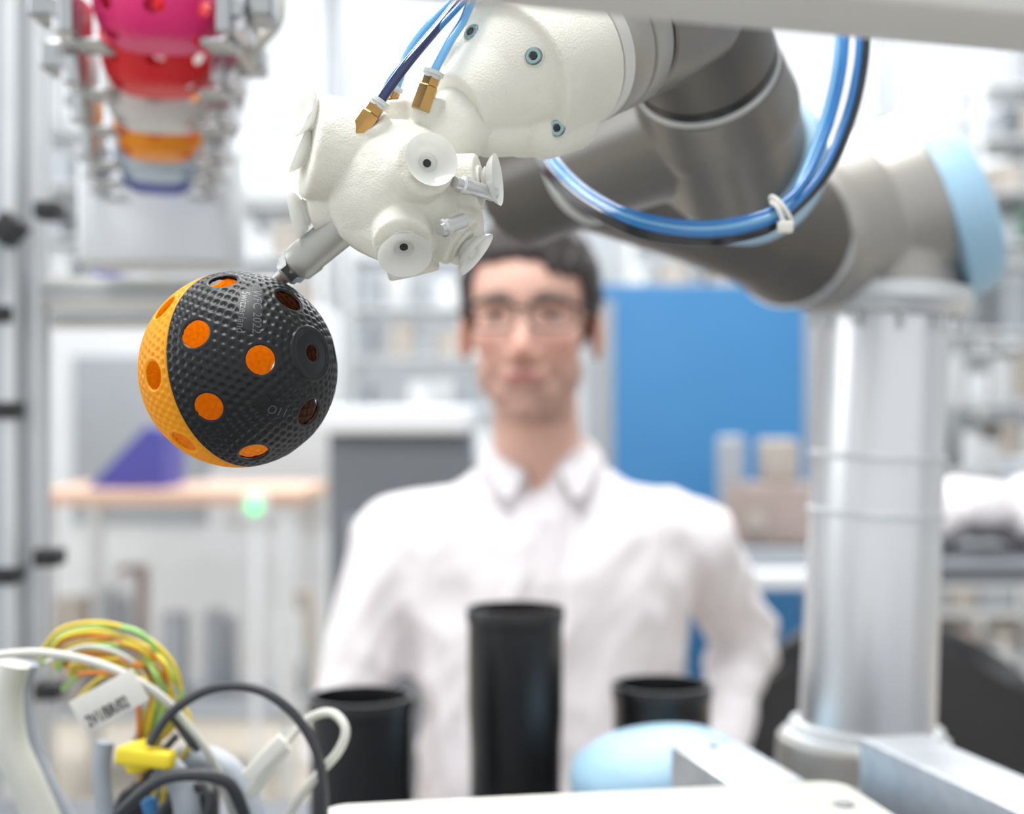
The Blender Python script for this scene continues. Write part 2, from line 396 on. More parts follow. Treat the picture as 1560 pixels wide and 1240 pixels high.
# ---------------------------------------------------------------- adapter
adp=grp('gripper_adapter')
A0=G(790,114,95); A1=G(856,82,168); ax=(A1-A0).normalized()
bm=bmesh.new()
s=0.000252
LA=(A1-A0).length
ladd(bm,A0-ax*0.008,ax,rc(120*s,LA+0.008,5*s),64)
a=G(700,165,40); d=A0-a
ladd(bm,a,d,[(0,0),(0,54*s),(d.length*.5,78*s),(d.length*.85,104*s),(d.length*1.0,116*s),(d.length*1.1,0)],48)
cap(bm,G(828,202,85),G(872,190,140),40*s,40*s)
cap(bm,G(700,85,70),G(750,50,110),28*s,34*s)
cap(bm,G(745,205,60),G(800,200,90),34*s,36*s)
adapter=bake('adapter_body',bm,0.0008,2,'white_print',adp)
for i,(u,v) in enumerate([(813,86),(849,195),(719,50)]):
    p,nrm=hitpt(adapter,u,v); nrm=(nrm+Vector((-0.3,-0.8,0.15))).normalized()
    lathe(f'screw_recess_{i+1}',p-nrm*0.002,nrm,[(0,0),(0,14.5*s),(0.0024,14.5*s),(0.0026,13.6*s),(0.0019,13*s),(0.0019,0)],'white_print',adp,seg=32)
    lathe(f'cap_screw_{i+1}',p-nrm*0.001,nrm,[(0,0),(0,12*s),(0.0017,12*s),(0.0021,10.5*s),(0.0021,6.5*s),(0.0008,6*s),(0.0008,0)],'screw',adp,seg=32)
    lathe(f'socket_{i+1}',p-nrm*0.0006,nrm,[(0,0),(0,5.4*s),(0.0017,5.4*s),(0.0017,0)],'rubber',adp,seg=6)
# ---------------------------------------------------------------- robot arm
rob=grp('robot_arm')
lathe('flange_ring',A1+ax*0.0003,ax,[(0,0),(0,.0298),(.0005,.0303),(.006,.0303),(.0065,.0296),(.0066,0)],'beam',rob)
lathe('wrist_3',A1+ax*0.0068,ax,[(0,0),(0,.0300),(.001,.0306),(.012,.0308),(.0125,.0300),(.0133,.0300),(.0138,.0312),(.024,.0314),(.0255,.0304),(.0255,0)],'grey_lt',rob)
lathe('wrist_3_gap',A1+ax*0.031,ax,[(0,0),(0,.0292),(.004,.0292),(.004,0)],'rubber',rob)
lathe('wrist_3_body',A1+ax*0.0345,ax,[(0,0),(0,.0300),(.001,.0310),(.020,.0325),(.05,.031),(.05,0)],'grey',rob)
T0=W(1072,92,0.665); T1=W(1124,268,0.735); tx=(T1-T0).normalized(); TL=(T1-T0).length
bm=bmesh.new()
ladd(bm,T0-tx*0.065,tx,[(0,0),(0,.022),(.006,.030),(.018,.0335),(.0645,.0340),(.0645,0)],72)
finish('wrist_2_housing',bm,'grey_dk',rob)
lathe('wrist_2_ring_black',T0-tx*0.001,tx,[(0,0),(0,.0345),(.0048,.0345),(.0048,0)],'black',rob)
lathe('wrist_2_ring_white',T0+tx*0.0035,tx,[(0,0),(0,.0343),(.0005,.0350),(.0034,.0350),(.0038,.034),(.0038,0)],'collar',rob)
bm=bmesh.new()
ladd(bm,T0+tx*0.0072,tx,[(0,0),(0,.0348),(.002,.0356),(.02,.0378),(TL*.80,.0390),(TL*.80,0)],72)
B1=W(893,250,0.76); B0=T0+tx*TL*0.42
ladd(bm,B0,B1-B0,[(0,0),(0,.036),((B1-B0).length*.6,.033),((B1-B0).length,.0315),((B1-B0).length,0)],64)
eadd(bm,B0,(.0395,.038,.0385))
wb=bake('wrist_2_body',bm,0.0014,4,'grey',rob)
tx2=(tx+Vector((.45,.1,.1))).normalized()
lathe('wrist_2_cap',T0+tx*TL*0.80+Vector((.006,0,-.003)),tx2,[(0,0),(0,.0385),(.001,.0405),(.013,.0408),(.020,.038),(.024,.032),(.026,.02),(.027,0)],'ltblue',rob)
bd=(B1-B0).normalized()
lathe('wrist_1_ring',B1-bd*.003,bd,[(0,0),(0,.0322),(.001,.0328),(.005,.0328),(.006,.032),(.006,0)],'collar',rob)
bm=bmesh.new()
C0=B1+bd*.002; C1=W(795,240,0.81)
ladd(bm,C0,bd,[(0,0),(0,.031),(.02,.032),(.05,.033),(.05,0)],48)
eadd(bm,C1,(.034,.034,.032))
E0=W(1205,358,1.00)
dd=E0-C1; LL=dd.length
ladd(bm,C1,dd,[(0,0),(0,.031),(LL*.3,.032),(LL*.6,.036),(LL*.85,.042),(LL,.051),(LL,0)],64)
bake('forearm',bm,0.002,4,'grey_dk',rob)
lathe('elbow_seam',E0-dd.normalized()*.001,dd,[(0,0),(0,.052),(.004,.052),(.004,0)],'frame',rob)
ec=W(1314,335,1.05)
bm=bmesh.new()
ladd(bm,E0+dd.normalized()*.002,ec-E0,[(0,0),(0,.0525),(.012,.056),((ec-E0).length,.061),((ec-E0).length+.02,.06),((ec-E0).length+.02,0)],64)
eadd(bm,ec,(.061,.061,.061))
cd=Vector((0.91,-0.1,0.34)).normalized(); cc=W(1418,333,1.05)
ladd(bm,ec-cd*.01,cd,[(0,0),(0,.060),(.03,.0625),((cc-ec).length+.01,.0630),((cc-ec).length+.01,0)],64)
tt=W(1348,455,1.05); tb=W(1320,1108,1.05)
ladd(bm,tt,Vector((-.01,0,1)),[(0,0),(0,.055),(.03,.055),(.07,.05),(.07,0)],64)
bake('elbow_housing',bm,0.0022,5,'grey_lt',rob)
lathe('elbow_cap',cc+cd*.001,cd,[(0,0),(0,.062),(.002,.0655),(.020,.065),(.030,.060),(.036,.045),(.039,.02),(.039,0)],'ltblue',rob)
ud=(tb-tt).normalized(); UL=(tb-tt).length
lathe('upper_collar',tt-ud*.010,ud,[(0,0),(0,.058),(.002,.0625),(.012,.0625),(.014,.060),(.022,.057),(.024,.05),(.024,0)],'frame',rob)
bm=bmesh.new()
x,y,_=frame_of(ud)
for i in range(10):
    t=2*math.pi*i/10; ladd(bm,tt+ud*.0125+(x*math.cos(t)+y*math.sin(t))*.0525,ud,[(0,0),(0,.0025),(.0115,.0025),(.0115,0)],12)
finish('collar_screws',bm,'frame',rob)
lathe('upper_arm_tube',tt+ud*.012,ud,[(0,0),(0,.0464),(UL*.5,.0480),(UL-.012,.0494),(UL-.012,0)],'alu',rob)
for i,fv in enumerate([(690-455)/653,(775-455)/653]):
    lathe(f'tube_band_{i+1}',tt+ud*(UL*fv),ud,[(0,.046),(0,.0498),(.0006,.0504),(.0040,.0504),(.0046,.0498),(.0046,.046)],'frame',rob)
lathe('lower_collar',tb-ud*.003,ud,[(0,0),(0,.054),(.001,.0555),(.006,.0555),(.008,.060),(.012,.060),(.012,0)],'frame',rob)
bm=bmesh.new()
ladd(bm,Vector((tb.x-.004,tb.y,.8505)),Vector((0,0,1)),[(0,0),(0,.075),(.018,.073),(.03,.064),(tb.z-.006-.85,.061),(tb.z-.006-.85,0)],64)
sc=W(1005,1160,1.0)
ladd(bm,Vector((sc.x,sc.y,.8505)),Vector((0,0,1)),[(0,0),(0,.058),(.03,.055),(sc.z-.87,.055),(sc.z-.87,0)],48)
badd(bm,Vector(((tb.x+sc.x)/2,(tb.y+sc.y)/2,.8755)),((tb.x-sc.x),.09,.05))
bake('shoulder_base',bm,0.0025,4,'grey_lt',rob)
lathe('shoulder_cap',Vector((sc.x,sc.y,sc.z-.022)),Vector((-.12,-.05,1)),[(0,0),(0,.057),(.003,.0615),(.018,.062),(.028,.058),(.036,.045),(.041,.022),(.042,0)],'ltblue',rob)
hose=grp('pneumatic_hose_loop')
base=[(828,228,.66),(850,262,.635),(900,305,.615),(970,338,.60),(1060,352,.595),(1140,343,.60),(1195,318,.605),(1245,262,.615),(1280,180,.625),(1298,100,.63),(1303,20,.64),(1306,-60,.65)]
offs=[((-8,15),'hoseblack',7),((4,-9),'tube_blue',7),((-3,-2),'tube_sky',6),((9,4),'tube_blue',6.5),((2,11),'hoseblack',6.5)]
for i,((ou,ov),mt,r) in enumerate(offs):
    pts=[]
    for j,(u,v,dp) in enumerate(base):
        a=j/len(base)*5+i*1.2
        if j<7: pts.append(W(u+ou*.2-(ov*.5 if j<3 else 0),v+ov*(1.1 if j>2 else .7),dp+.0018*math.sin(a)-(.001 if mt=='hoseblack' else 0)))
        else:
            o_=[18,-14,-24,8,14][i]*(1 if j>7 else .8)
            pts.append(W(u+o_,v+(4 if i in(0,4) and j==7 else 0),dp+(.003 if i in (0,4) else 0)+.002*math.sin(a)))
    sweep(f'hose_{i+1}',pts,r*.00027,mt,hose)
c=W(1190,321,.605); t=(W(1215,300,.605)-W(1165,336,.605)).normalized()
x,y,_=frame_of(t)
bm=bmesh.new(); sadd(bm,[c+(x*math.cos(a)+y*math.sin(a))*.0072 for a in [2*math.pi*i/12 for i in range(12)]],.0011,8,True,4)
badd(bm,W(1196,346,.598),(.0065,.005,.005),None,.001); sadd(bm,[W(1175,308,.60),W(1186,318,.597),W(1196,346,.597)],.0011,8)
finish('cable_tie',bm,'label',hose)
# ---------------------------------------------------------------- work cell deck and foreground parts
deck=grp('workcell_table')
box('table_top',(0.05,.66,.835),(1.5,1.0,.03),'cabd',deck)
for i,(x,y) in enumerate([(-.66,.2),(.76,.2),(-.66,1.12),(.76,1.12)]):
    box(f'table_leg_{i+1}',(x,y,.41),(.045,.045,.82),'frame',deck)
box('table_rail_1',(0.05,.2,.79),(1.4,.04,.04),'frame',deck); 
gan=grp('machine_frame_beam')
dirb=Vector((.1205,.0378,0)).normalized(); mid=Vector((.0105,.326,0)); angb=math.degrees(math.atan2(dirb.y,dirb.x))
hb=0.0900
c=mid+dirb*.05-Vector((-dirb.y,dirb.x,0))*.015
bm=bmesh.new(); badd(bm,Vector((c.x,c.y,H+hb+.02)),(1.3,.03,.04),RZ(angb),.0025)
for sgn in (-1,1): badd(bm,Vector((c.x,c.y,H+hb+.02))+Vector((-dirb.y,dirb.x,0))*.0145*sgn,(1.28,.002,.008),RZ(angb),0)
finish('cross_beam',bm,'beam',gan)
for i,sg in enumerate((-1,1)):
    q=c+dirb*.63*sg; zt=H+hb+.04
    box(f'upright_{i+1}',(q.x,q.y,(.8505+zt)/2),(.03,.03,zt-.8505),'beam',gan,RZ(angb))
pl=grp('cover_plate')
u=Vector((.262,.047,0)).normalized(); n=Vector((-u.y,u.x,0)); ar=math.degrees(math.atan2(u.y,u.x))
cor=Vector((.172,.745,0)); L=.270; Dp=.24
c=cor-u*L/2-n*Dp/2
bm=bmesh.new(); badd(bm,Vector((0,0,0)),(L,Dp,.010),None,0)
bmesh.ops.bevel(bm,geom=[e for e in bm.edges if abs(e.verts[0].co.z-e.verts[1].co.z)>.005],offset=.014,segments=6,affect='EDGES',profile=.5)
bm.transform(Matrix.Translation((c.x,c.y,.970))@RZ(ar).to_4x4())
o=finish('plate',bm,'beige',pl)
bv=o.modifiers.new('b','BEVEL'); bv.width=.0012; bv.segments=2
box('plate_box',(c.x+.01,c.y,.9077),(L*.86,Dp*.9,.1144),'cab',pl,RZ(ar))
lathe('plate_screw',Vector((.1625,.697,.975)),Vector((0,0,1)),[(0,0),(0,.0055),(.0008,.005),(.0008,.0025),(.0002,.002),(.0002,0)],'steel',pl,seg=24)
ab=grp('aluminium_mounting_block')
c=Vector((.1257,.803,.9102)); box('block',c,(.043,.092,.1196),'alub',ab,RZ(13.5),.0012)
lathe('block_screw',Vector((.1185,.838,.9695)),Vector((0,0,1)),[(0,0),(0,.0035),(.001,.003),(.001,0)],'rubber',ab,seg=20)
ap=grp('aluminium_bar')
d=Vector((.042,-.166,0)).normalized(); c=Vector((.231,.866,0))+d*.2
box('bar',(c.x,c.y,.945),(.043,.40,.05),'alub',ap,RZ(math.degrees(math.atan2(d.y,d.x))+90),.001)
box('bar_foot_1',(c.x-d.x*.15,c.y-d.y*.15,.885),(.035,.05,.069),'alub',ap,RZ(13.5))
box('bar_foot_2',(c.x+d.x*.15,c.y+d.y*.15,.885),(.035,.05,.069),'alub',ap,RZ(13.5))
def cup(u,d,r,top,taper=1.0):
    x=(u-780)/F*d; h=top-.85
    lathe('black_ball_tube',Vector((x,d,.8502)),Vector((0,0,1)),[(0,0),(0,r*taper*.96),(.003,r*taper),(h*.35,r*taper),(h*.5,r*.99),(h-.012,r*.99),(h-.011,r*1.02),(h-.001,r*1.03),(h,r*1.02),(h,r*.95),(h-.01,r*.93),(.01,r*.9*taper),(.01,0)],'black',None,96)
cup(785,1.10,.0370,1.015,.95); cup(550,1.02,.0368,.963); cup(1008,1.12,.0385,.952)
# ---------------------------------------------------------------- wiring
wr=grp('wiring_harness')
def wire(nm,pts,r,m): sweep(nm,[W(*p) for p in pts],r,m,wr,seg=10)
cols=['cable_yel','cable_grn','cable_yel','cable_or','cable_yel','cable_grn','cable_yel','cable_or','cable_yel','cable_yel','cable_grn','cable_or']
for i,m in enumerate(cols):
    j=i*5; dz=.005*math.sin(i*2.1)
    k=math.sin(i*1.7)*7
    wire(f'wire_{i+1}',[(58+j*1.2,1002+j*.5+k,.70),(90+j*.6,960+j*1.2+k*.5,.69+dz),(150+j*.3+k,948+j*1.4,.685+dz),(215-j*.2,966+j*1.2-k,.68-dz),(262-j*1.0,1008+j*.6+k,.68+dz),(276-j*1.2+k,1060,.685),(262-j*.9,1110,.69+dz),(228-j*.3,1150,.70),(215,1260,.71)],.0011+.0003*(i%2),m)
for i,(m,pp) in enumerate([('cable_grn',[(95,1050,.70),(150,1010,.69),(205,1010,.685),(238,1060,.685),(232,1120,.69),(215,1160,.70)]),
    ('cable_yel',[(110,1075,.71),(160,1030,.70),(215,1040,.70),(250,1085,.70),(240,1150,.70),(230,1260,.71)]),
    ('cable_or',[(205,980,.69),(240,1020,.69),(246,1080,.69),(226,1130,.695),(210,1160,.70)]),
    ('cable_yel',[(270,1060,.69),(290,1100,.69),(285,1140,.69),(255,1190,.70),(240,1260,.71)]),
    ('cable_white',[(70,1010,.68),(130,985,.675),(190,1000,.675),(225,1040,.68),(215,1100,.69),(190,1160,.70)])]):
    wire(f'wire_b{i+1}',pp,.0012,m)
wire('white_cable',[(-20,1000,.66),(60,994,.66),(140,1008,.66),(200,1032,.66),(250,1065,.665),(290,1110,.67),(330,1170,.68),(360,1260,.69)],.0020,'cable_white')
wire('grey_hose_1',[(20,1010,.70),(8,1060,.70),(15,1130,.70),(40,1190,.70),(75,1270,.70)],.0085,'cable_white')
wire('grey_hose_1b',[(40,1010,.72),(30,1060,.72),(45,1140,.72),(70,1200,.72),(110,1270,.72)],.006,'cable_grey')
wire('grey_hose_2',[(160,1130,.69),(155,1180,.69),(165,1270,.69)],.0045,'cable_grey')
wire('grey_hose_3',[(228,1160,.68),(262,1175,.675),(282,1215,.67),(290,1290,.67)],.0065,'cable_grey')
wire('grey_hose_4',[(280,1150,.70),(330,1160,.69),(370,1200,.685),(395,1280,.68)],.0062,'cable_grey')
wire('black_cable_1',[(228,1134,.66),(262,1085,.66),(320,1050,.655),(385,1048,.65),(440,1080,.65),(478,1135,.655),(493,1200,.66),(490,1290,.67)],.0023,'cable_dk')
wire('black_cable_2',[(262,1090,.67),(290,1130,.67),(300,1140,.68)],.0020,'cable_dk')
wire('black_cable_3',[(180,1240,.66),(240,1190,.655),(300,1180,.655),(350,1195,.66),(375,1250,.67)],.0030,'cable_dk')
wire('black_cable_4',[(300,1290,.66),(320,1215,.66),(300,1200,.67),(250,1230,.67),(240,1290,.67)],.0022,'cable_dk')
wire('black_cable_5',[(170,1270,.66),(185,1215,.66),(215,1195,.665),(235,1160,.67),(270,1120,.67)],.0018,'cable_dk')
wire('loop_cable',[(440,1128,.67),(470,1095,.67),(505,1086,.665),(526,1110,.66),(515,1145,.66),(480,1185,.665),(440,1240,.67),(420,1290,.67)],.0021,'cable_white')
def strip(nm,a,b,w,t,m,dep=0):
    d=b-a; up=d.normalized(); fx=Vector((0,-1,0)); sx=up.cross(fx).normalized(); fy=sx.cross(up)
    R=Matrix((sx,fy,up)).transposed(); bm=bmesh.new(); badd(bm,(a+b)/2,(w,t,d.length),R,min(t,w)*.25); return finish(nm,bm,m,wr)
strip('ferrule_1',W(375,1185,.66),W(432,1125,.66),.0065,.004,'label')
strip('ferrule_2',W(380,1212,.665),W(438,1135,.665),.0055,.004,'cable_white')
strip('terminal_yellow',W(180,1148,.665),W(265,1158,.66),.0085,.009,'yel')
strip('terminal_yellow_2',W(205,1130,.67),W(215,1175,.67),.012,.010,'yel')
strip('connector_blue',W(225,1215,.68),W(240,1260,.68),.007,.007,'blue')
strip('terminal_block',W(190,1235,.72),W(330,1235,.72),.03,.03,'rubber')
a=W(118,1094,.655); b=W(214,1042,.655)
strip('label_tag',a,b,.0165,.0006,'label')
d=(b-a).normalized()
cu=bpy.data.curves.new('t','FONT'); cu.body='2V1/BR/02'; cu.size=.0080; cu.extrude=.0001; cu.offset=.0001
to=bpy.data.objects.new('t',cu); bpy.context.collection.objects.link(to)
dg=bpy.context.evaluated_depsgraph_get(); me=bpy.data.meshes.new_from_object(to.evaluated_get(dg)); bpy.data.objects.remove(to)
upv=d.cross(Vector((0,-1,0))); upv=-upv if upv.z<0 else upv
for vv in me.vertices: vv.co=a+d*(vv.co.x*.62+.003)+upv*(vv.co.y-.0065)+Vector((0,-.0006,0))+Vector((0,-1,0))*vv.co.z
me.materials.append(M['ink']); to=bpy.data.objects.new('label_text',me); bpy.context.collection.objects.link(to); to.parent=wr
box('cable_duct',(-.24,.72,.876),(.16,.10,.05),'cab',wr)
for i,(u_,d_) in enumerate([(215,.71),(75,.70),(165,.69),(290,.67),(395,.68),(490,.67),(430,.67)]):
    q=W(u_,1255,d_); cyl(f'cable_drop_{i+1}',Vector((q.x,q.y,.852)),q,.0035,'cable_grey' if i%2 else 'cable_dk',wr,seg=12)
# ---------------------------------------------------------------- ball magazine (upper left)
mag=grp('ball_magazine')
rackc=[('pink',S(234,36,118)),('red',S(230,26,38)),('white',S(226,224,220)),('orange2',S(255,156,12)),('skyb',S(196,214,228)),('indigo',S(84,96,176))]
ds=[.80,.875,.95,1.025,1.10,1.175]; bots=[74,148,203,255,282,306]; Rs=[.0375,.0360,.0360,.0325,.0350,.0325]
for i,((nm,cl),d,bv_) in enumerate(zip(rackc,ds,bots)):
    M[nm]=mk('ball_'+nm,cl,.4,trans=.08)
    zb=H-(bv_-8-620)/F*d; x=(242-780)/F*d
    b=floorball(f'ball_{nm}',Vector((x,d,zb+.034)),Rs[i],Vector((.1,-.3,1)),Vector((.2,-1,0)),nm,nm,7 if i<2 else 6,spacing=.12,barrel=.42)
    b.parent=mag
    bm=bmesh.new()
    for sg in (-1,1):
        badd(bm,Vector((x+sg*.0465,d-.006,zb+.012)),(.013,.036,.024),None,.002)
        badd(bm,Vector((x+sg*.0425,d-.030,zb+.014)),(.008,.006,.032),None,.0015,1)
        ladd(bm,Vector((x+sg*.049,d-.026,zb+.012)),Vector((0,-1,0)),[(0,0),(0,.0045),(.004,.0045),(.004,0)],16,1)
        badd(bm,Vector((x+sg*.036,d-.004,zb-.0030)),(.018,.03,.003),None,.001,1)
    finish(f'holder_clamp_{i+1}',bm,['alu','steel'],mag)
    if i<2:
        bm=bmesh.new()
        for sg in (-1,1): badd(bm,Vector((x+sg*.060,d-.008,zb+.018)),(.014,.030,.018),None,.003)
        finish(f'side_actuator_{i+1}',bm,'steel',mag)
for i,sg in enumerate((-1,1)):
    a=Vector(((242-780)/F*.79+sg*.053,.79,H-(20-620)/F*.79)); b=Vector(((242-780)/F*1.235+sg*.053,1.235,H-(290-620)/F*1.235))
    dv=b-a; x_,y_,z_=frame_of(dv); bm=bmesh.new(); badd(bm,(a+b)/2,(.008,.012,dv.length),Matrix((x_,y_,z_)).transposed(),.001); finish(f'rail_{i+1}',bm,'steel',mag)
sweep('rack_cable',[W(385,100,.84),W(372,85,.84),W(400,60,.84),W(425,20,.84),W(415,-60,.84)],.004,'cable_white',mag)
q0=W(120,215,1.25); q1=W(352,405,1.25)
box('back_housing',((q0.x+q1.x)/2,1.28,(q0.z+q1.z)/2),(q1.x-q0.x,.08,q0.z-q1.z),'frame',mag,bev=.006)
# ---------------------------------------------------------------- enclosure frame left
enc=grp('aluminium_enclosure_frame')
def prof(nm,a,b,w=.03,m='frame'):
    d=(b-a); L=d.length; x,y,z=frame_of(d); R=Matrix((x,y,z)).transposed(); bm=bmesh.new(); badd(bm,(a+b)/2,(w,w,L),R,.003)
    for sx,sy in ((1,0),(-1,0),(0,1),(0,-1)):
        badd(bm,(a+b)/2+x*sx*w*.5+y*sy*w*.5,(.006 if sx==0 else .001,.006 if sy==0 else .001,L),R,0,1)
    return finish(nm,bm,[m,'cab'],enc)
X=lambda u,d:(u-780)/F*d
prof('post_1',Vector((X(45,1.34),1.34,0)),Vector((X(45,1.34),1.34,2.2)),.032)
prof('post_2',Vector((X(6,1.30),1.30,0)),Vector((X(6,1.30),1.30,2.2)),.026)
q=W(60,445,1.34); q2=W(455,445,1.34)
prof('rail_horizontal',q,q2,.026,'beam'); prof('rail_horizontal_2',q+Vector((0,.04,-.02)),q2+Vector((0,.04,-.02)),.024,'beam')
prof('rail_side',Vector((X(45,1.34)-.02,1.33,q.z)),Vector((-.60,.9,q.z+.02)),.03)
for i,(u_,v_) in enumerate([(12,625),(12,875),(76,322),(76,848),(76,1050),(8,480)]):
    q=W(u_,v_,1.30); box(f'black_hinge_{i+1}',q,(.022,.03,.016),'rubber',enc)
q=W(14,350,1.28); box('black_clamp',q,(.022,.03,.026),'rubber',enc,Matrix.Rotation(.7,3,'Y'))
# ---------------------------------------------------------------- man
man=grp('seated_man')
Vv=Vector
bm=bmesh.new(); cx=.040
secs=[(.50,.178,.125,1.76),(.58,.170,.125,1.76),(.70,.160,.12,1.76),(.80,.160,.118,1.755),(.90,.172,.12,1.75),(.97,.188,.118,1.75),(1.02,.188,.105,1.75),(1.055,.155,.09,1.75),(1.085,.10,.076,1.75),(1.11,.070,.066,1.745),(1.128,.056,.058,1.742)]
loft(bm,[(Vv((cx,y,z)),rx,ry) for z,rx,ry,y in secs])
LS=Vv((-.145,1.755,1.005)); LE=Vv((-.212,1.71,.755)); LW=Vv((-.115,1.50,.655))
RS=Vv((.226,1.760,1.006)); RE=Vv((.306,1.86,.870)); RW=Vv((.235,1.74,.69))
for A,B,C in ((LS,LE,LW),(RS,RE,RW)):
    cap(bm,A,B,.058,.050); cap(bm,B,C,.049,.036)
    cap(bm,Vv((cx,1.75,1.050)),A+Vv((0,0,.002)),.052,.054)
shirt=bake('shirt',bm,.006,6,'shirt',man)
def fold(p):
    n1=noise.noise(Vv((p.x*8,p.y*8,p.z*4)))*.009-abs(noise.noise(Vv((p.x*15+p.z*7,p.y*12,p.z*7-p.x*8))))*.015
    n1-=abs(noise.noise(Vv((p.x*24-p.z*10+5,p.y*14,p.z*9))))*.006
    for E in (LE,RE):
        d=(p-E).length
        if d<.14: n1+=math.sin((p.z*1.2+p.y*.7)*110)*.004*(1-d/.14)
    return n1
displace(shirt,fold)
bm=bmesh.new()
for sg in (-1,1):
    hip=Vv((cx+sg*.085,1.74,.56)); kn=Vv((cx+sg*.125,1.31,.56)); an=Vv((cx+sg*.125,1.38,.12))
    cap(bm,hip,kn,.085,.060); cap(bm,kn,an,.060,.042)
eadd(bm,Vv((cx,1.76,.57)),(.175,.13,.09))
bake('trousers',bm,.008,5,'trouser',man)
bm=bmesh.new()
for sg in (-1,1):
    x0=cx+sg*.125
    loft(bm,[(Vv((x0,1.32,.0)),.045,.135),(Vv((x0,1.32,.025)),.047,.138),(Vv((x0,1.335,.055)),.040,.115),(Vv((x0,1.37,.085)),.038,.06),(Vv((x0,1.38,.12)),.038,.045)],24)
finish('shoes',bm,'shoe',man,sharp=0)
def hand(bm,w,d,nrm,side):
    d=d.normalized(); s_=d.cross(nrm).normalized(); nrm=s_.cross(d)
    loc=lambda a,b,c:w+d*a+s_*b+nrm*c
    for b in (-.027,-.009,.009,.027): cap(bm,loc(.0,b*.6,0),loc(.085,b,.0),.015,.012,12)
    for b,L in ((-.029,.060),(-.010,.075),(.010,.080),(.029,.070)):
        cap(bm,loc(.088,b,0),loc(.088+L*.5,b*1.1,-.006),.0095,.0088,12); cap(bm,loc(.088+L*.5,b*1.1,-.006),loc(.088+L*.9,b*1.15,-.024),.0088,.007,12)
    cap(bm,loc(.02,side*.03,-.004),loc(.055,side*.058,-.010),.013,.0105,12); cap(bm,loc(.055,side*.058,-.010),loc(.085,side*.062,-.018),.0105,.008,12)
bm=bmesh.new()
hand(bm,LW+Vv((.01,-.02,-.002)),Vv((.25,-1,-.12)),Vv((0,0,1)),-1)
hand(bm,RW+Vv((0,-.01,-.01)),Vv((-.35,-.75,-.35)),Vv((.2,-.2,1)),1)
bake('hands',bm,.0022,3,'skin',man)
HC=W(808,487,1.69); Rh=Matrix.Rotation(math.radians(-7),3,'Z')
def hl(x,y,z): return HC+Rh@Vv((x,-y,z))
bm=bmesh.new()
def he(x,y,z,a,b,c,sub=4,rx=0): eadd(bm,hl(x,y,z),(a,b,c),Rh@Matrix.Rotation(rx,3,'X'),sub)
he(0,-.012,.035,.074,.094,.080)
he(0,.020,.030,.066,.066,.068)
he(0,.022,-.022,.063,.060,.060)
for sg in(-1,1):
    he(sg*.037,.043,-.024,.026,.030,.026)
    he(sg*.042,.012,-.062,.020,.040,.034)
    he(sg*.024,.036,-.086,.020,.030,.024)
    he(sg*.028,.070,.017,.024,.012,.008,3)
    he(sg*.010,.077,-.044,.009,.011,.008,3)
    eadd(bm,hl(sg*.079,-.012,-.018),(.007,.018,.031),Rh@Matrix.Rotation(sg*.35,3,'Z'),3)
he(0,.036,-.084,.038,.040,.034)
he(0,.054,-.103,.023,.020,.019)
he(0,.058,-.068,.030,.024,.020)
cap(bm,hl(0,.074,.008),hl(0,.092,-.036),.0075,.0110,16)
cap(bm,hl(-.015,.079,-.0650),hl(.015,.079,-.0650),.0036,.0036,10)
cap(bm,hl(-.014,.078,-.0735),hl(.014,.078,-.0735),.0042,.0042,10)
cap(bm,hl(0,-.025,-.055),Vv((cx-.006,1.735,1.07)),.050,.054,32)
head=bake('head',bm,.0022,5,'headskin',man)
me=head.data; ca=me.color_attributes.new('Col','FLOAT_COLOR','POINT')
Ri=Rh.inverted()
def sm(x,a,b): t=max(0,min(1,(x-a)/(b-a))); return t*t*(3-2*t)
skin=Vv(S(216,172,155)); lip=Vv(S(180,110,106)); stub=Vv(S(136,104,94)); red=Vv(S(206,142,128)); brow=Vv(S(60,46,42))
for i,v in enumerate(me.vertices):
    q=Ri@(v.co-HC); x,y,z=q.x,-q.y,q.z
    c=skin.copy()
    c=c.lerp(red,.6*math.exp(-(((abs(x)-.04)/.018)**2+((z+.035)/.02)**2)))
    c=c.lerp(red,.6*math.exp(-((x/.012)**2+((z+.042)/.015)**2)) if y>.07 else 0)
    beard=sm(-z,.045,.080)*sm(y,-.03,.02)*(1-sm(-z,.116,.135))
    beard=max(beard,.9*math.exp(-(x/.028)**2-((z+.0565)/.0065)**2) if y>.05 else 0)
    c=c.lerp(stub,.66*beard*(.85+.3*noise.noise(v.co*90)))
    if y>.05:
        zm=-.069-.10*abs(x)
        l=math.exp(-(abs(x)/.020)**4-((z-zm)/.0075)**4); c=c.lerp(lip,.85*l)
        ml=math.exp(-(abs(x)/.023)**4-((z-zm)/.0014)**2); c=c.lerp(Vv(S(110,62,60)),.7*ml)
        bz=.023-abs(abs(x)-.030)*.16
        b=math.exp(-((abs(x)-.033)/.021)**4-((z-bz)/.0060)**4); c=c.lerp(brow,.9*b)
        sk=math.exp(-((abs(x)-.031)/.018)**2-((z-.004)/.010)**2)
        v.co+=Rh@Vv((0,1,0))*.006*sk
    ca.data[i].color=(c.x,c.y,c.z,1)
for k_,sg in enumerate((-1,1)):
    bm=bmesh.new(); eadd(bm,hl(sg*.031,.059,.001),(.0125,.0125,.0095)); finish(f'eye_{k_+1}',bm,'eye',man,sharp=0)
    bm=bmesh.new(); eadd(bm,hl(sg*.031-.001,.0675,.001),(.0068,.0050,.0060)); finish(f'iris_{k_+1}',bm,'iris',man,sharp=0)
    bm=bmesh.new(); sadd(bm,[hl(sg*.017,.0690,.002),hl(sg*.024,.0725,.0068),hl(sg*.034,.0720,.0070),hl(sg*.046,.0655,.0025)],.0032,8); finish(f'upper_lid_{k_+1}',bm,'skin',man,sharp=0)
